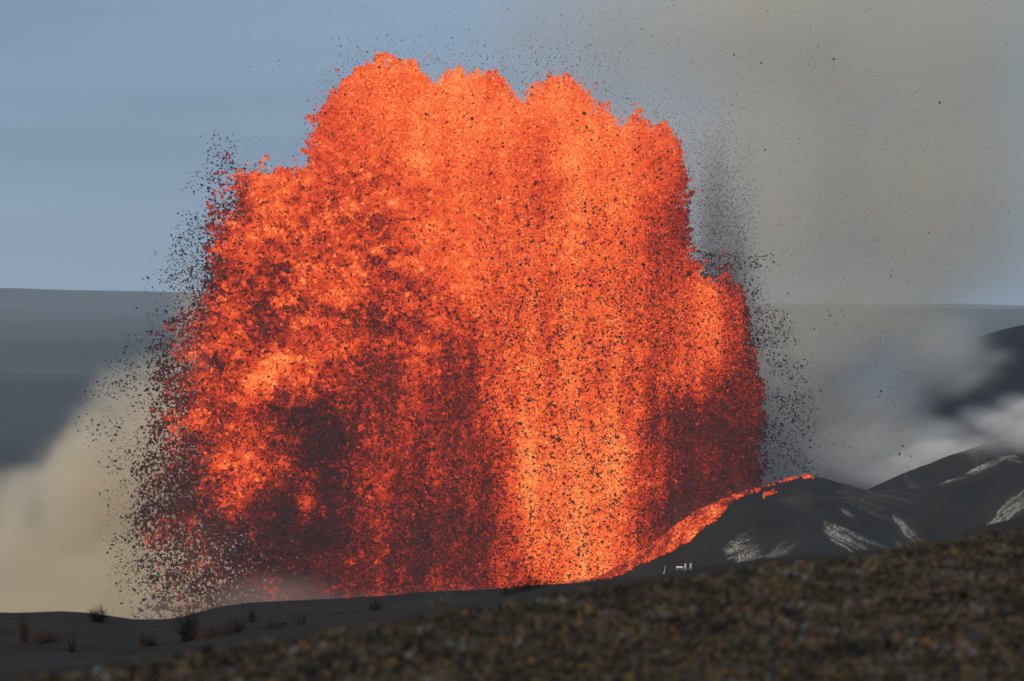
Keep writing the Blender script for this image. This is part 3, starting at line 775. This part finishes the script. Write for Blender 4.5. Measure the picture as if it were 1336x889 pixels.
shrub(1292, 692, 10, 16, 'pale', 'reed', 'pale grass tuft rightmost on the crest behind the gravel bank', 26, D=58)

# weathered rock on the crest
cen = np.array([[0, 0, 0.1], [0.35, 0.1, 0.02], [-0.4, -0.1, 0.0]])
D = 100.0; X0 = (806 - 668) / F * D; Z0 = float(ground_h(np.array([X0]), np.array([D]))[0])
import bmesh
def rock(name, X0, D, Z0, size, seed):
    bm = bmesh.new(); bmesh.ops.create_icosphere(bm, subdivisions=4, radius=1)
    r2 = np.random.default_rng(seed)
    P = np.array([v.co for v in bm.verts])
    k = 1 + 0.30 * fbm(P[:, 0] * 1.3 + P[:, 2] + seed, P[:, 1] * 1.3 - P[:, 2], 4, 241) + 0.06 * fbm(P[:, 0] * 6, P[:, 1] * 6 + P[:, 2] * 5, 3, 243)
    P = P * k[:, None] * np.array(size)
    for v, p in zip(bm.verts, P): v.co = p
    me = bpy.data.meshes.new(name); bm.to_mesh(me); bm.free(); me.materials.append(M_cone)
    a = me.attributes.new('deposit', 'FLOAT', 'POINT')
    o = bpy.data.objects.new(name, me); COL.objects.link(o); o.location = (X0, D, Z0)
    return o
tag(rock('lava_boulder', X0, D, Z0, (0.55, 0.35, 0.20), 3), 'flat dark boulder on the crest at the foot of the brightest lava column', 'boulder')

# ------------------------------------------------------------------ monitoring instruments on the rim
M_white = mat_rock('painted_metal', [(0.3, (0.62, 0.62, 0.6)), (0.7, (0.75, 0.75, 0.73))], 3, rough=0.5)
M_panel = mat_rock('solar_cells', [(0.3, (0.02, 0.025, 0.04)), (0.7, (0.03, 0.035, 0.05))], 3, rough=0.3)
def bar(a, b, r): return (np.array([a, (np.array(a) + np.array(b)) / 2, b], float), r, r)
def box_mesh(c, s, tilt=0):
    c = np.array(c); s = np.array(s) / 2
    v = np.array([[i, j, k] for i in (-1, 1) for j in (-1, 1) for k in (-1, 1)]) * s
    ct, st = math.cos(tilt), math.sin(tilt)
    v = np.stack([v[:, 0], v[:, 1] * ct - v[:, 2] * st, v[:, 1] * st + v[:, 2] * ct], 1) + c
    f = np.array([[0, 1, 3, 2], [4, 6, 7, 5], [0, 4, 5, 1], [2, 3, 7, 6], [0, 2, 6, 4], [1, 5, 7, 3]])
    return v, f
def part(o, parent, label=None):
    o.parent = parent
    return o
def inst(name, px, py, label, D=202.0):
    e = bpy.data.objects.new(name, None); COL.objects.link(e)
    X0 = (px - 668) / F * D
    e.location = (X0, D, float(ground_h(np.array([X0]), np.array([D]))[0]))
    e.scale = (1.05, 1.05, 1.2)
    return tag(e, label, 'instrument', 'monitoring instruments on the rim')
U = 196.0 / F       # metres per picture pixel there
GZ = lambda px: float(w2px(0.0, 196.0, float(ground_h(np.array([(px - 668) / F * 196]), np.array([196.0]))[0]))[1])
r_ = 0.02
a = inst('sensor_pole', 867, 742, 'short white leaning pole, leftmost of the rim instruments by the lava stream')
part(tubes([bar((-.06, 0, 0), (.07, 0, .62), r_)], M_white, 'pole'), a)
part(mesh_obj('sensor_head', *box_mesh((-.02, 0, .2), (.1, .08, .12)), M_white), a)
a = inst('instrument_cabinet', 887, 742, 'white framed instrument cabinet with flat panels between the pole and the tripods')
for zz, nm in ((.08, 'lower_panel'), (.28, 'middle_panel'), (.5, 'top_panel')):
    v, f = box_mesh((0, 0, zz), (.44, .3, .05), 0.15); part(mesh_obj(nm, v, f, M_white if nm != 'middle_panel' else M_panel), a)
for sx_ in (-.2, .2): part(tubes([bar((sx_, 0, -.1), (sx_, 0, .52), r_)], M_white, 'leg'), a)
for px_, lab in ((894.5, 'white tripod next to the framed instrument cabinet'), (901.5, 'white tripod farthest right of the instrument cluster')):
    a = inst('tripod', px_, 742, lab)
    for q in range(3):
        an = q * 2.094 + 0.5
        part(tubes([bar((.25 * math.cos(an), .25 * math.sin(an), -.05), (0.02 * math.cos(an), 0, .62), r_)], M_white, 'leg'), a)
    part(mesh_obj('mount', *box_mesh((0, 0, .66), (.1, .1, .08)), M_white), a)
a = inst('antenna_post', 965, 740, 'upright white post on a small base below the tan mineral stain')
part(tubes([bar((0, 0, 0), (0, 0, .95), 0.035)], M_white, 'post'), a)
part(mesh_obj('base', *box_mesh((0, 0, .05), (.5, .4, .16)), M_white), a)

# ------------------------------------------------------------------ haze
v = np.array([[i, j, k] for i in (-15000, 15000) for j in (-15000, 15000) for k in (-166, 185)], float)
f = np.array([[0, 1, 3, 2], [4, 6, 7, 5], [0, 4, 5, 1], [2, 3, 7, 6], [0, 2, 6, 4], [1, 5, 7, 3]])
t = NT('haze'); pv = t.n('ShaderNodeVolumePrincipled', Density=0.63e-4); pv.inputs['Color'].default_value = (0.80, 0.92, 1.0, 1)
t.l(pv.outputs[0], t.out.inputs['Volume'])
t.m.volume_intersection_method = 'FAST' if hasattr(t.m, 'volume_intersection_method') else None if False else getattr(t.m, 'volume_intersection_method', 'FAST')
tag(mesh_obj('haze', v, f, t.m), kind='stuff')
print('COUNTS', N1, N2, N3, len(te.data.vertices) // 6, len(gr.data.vertices) // 12)
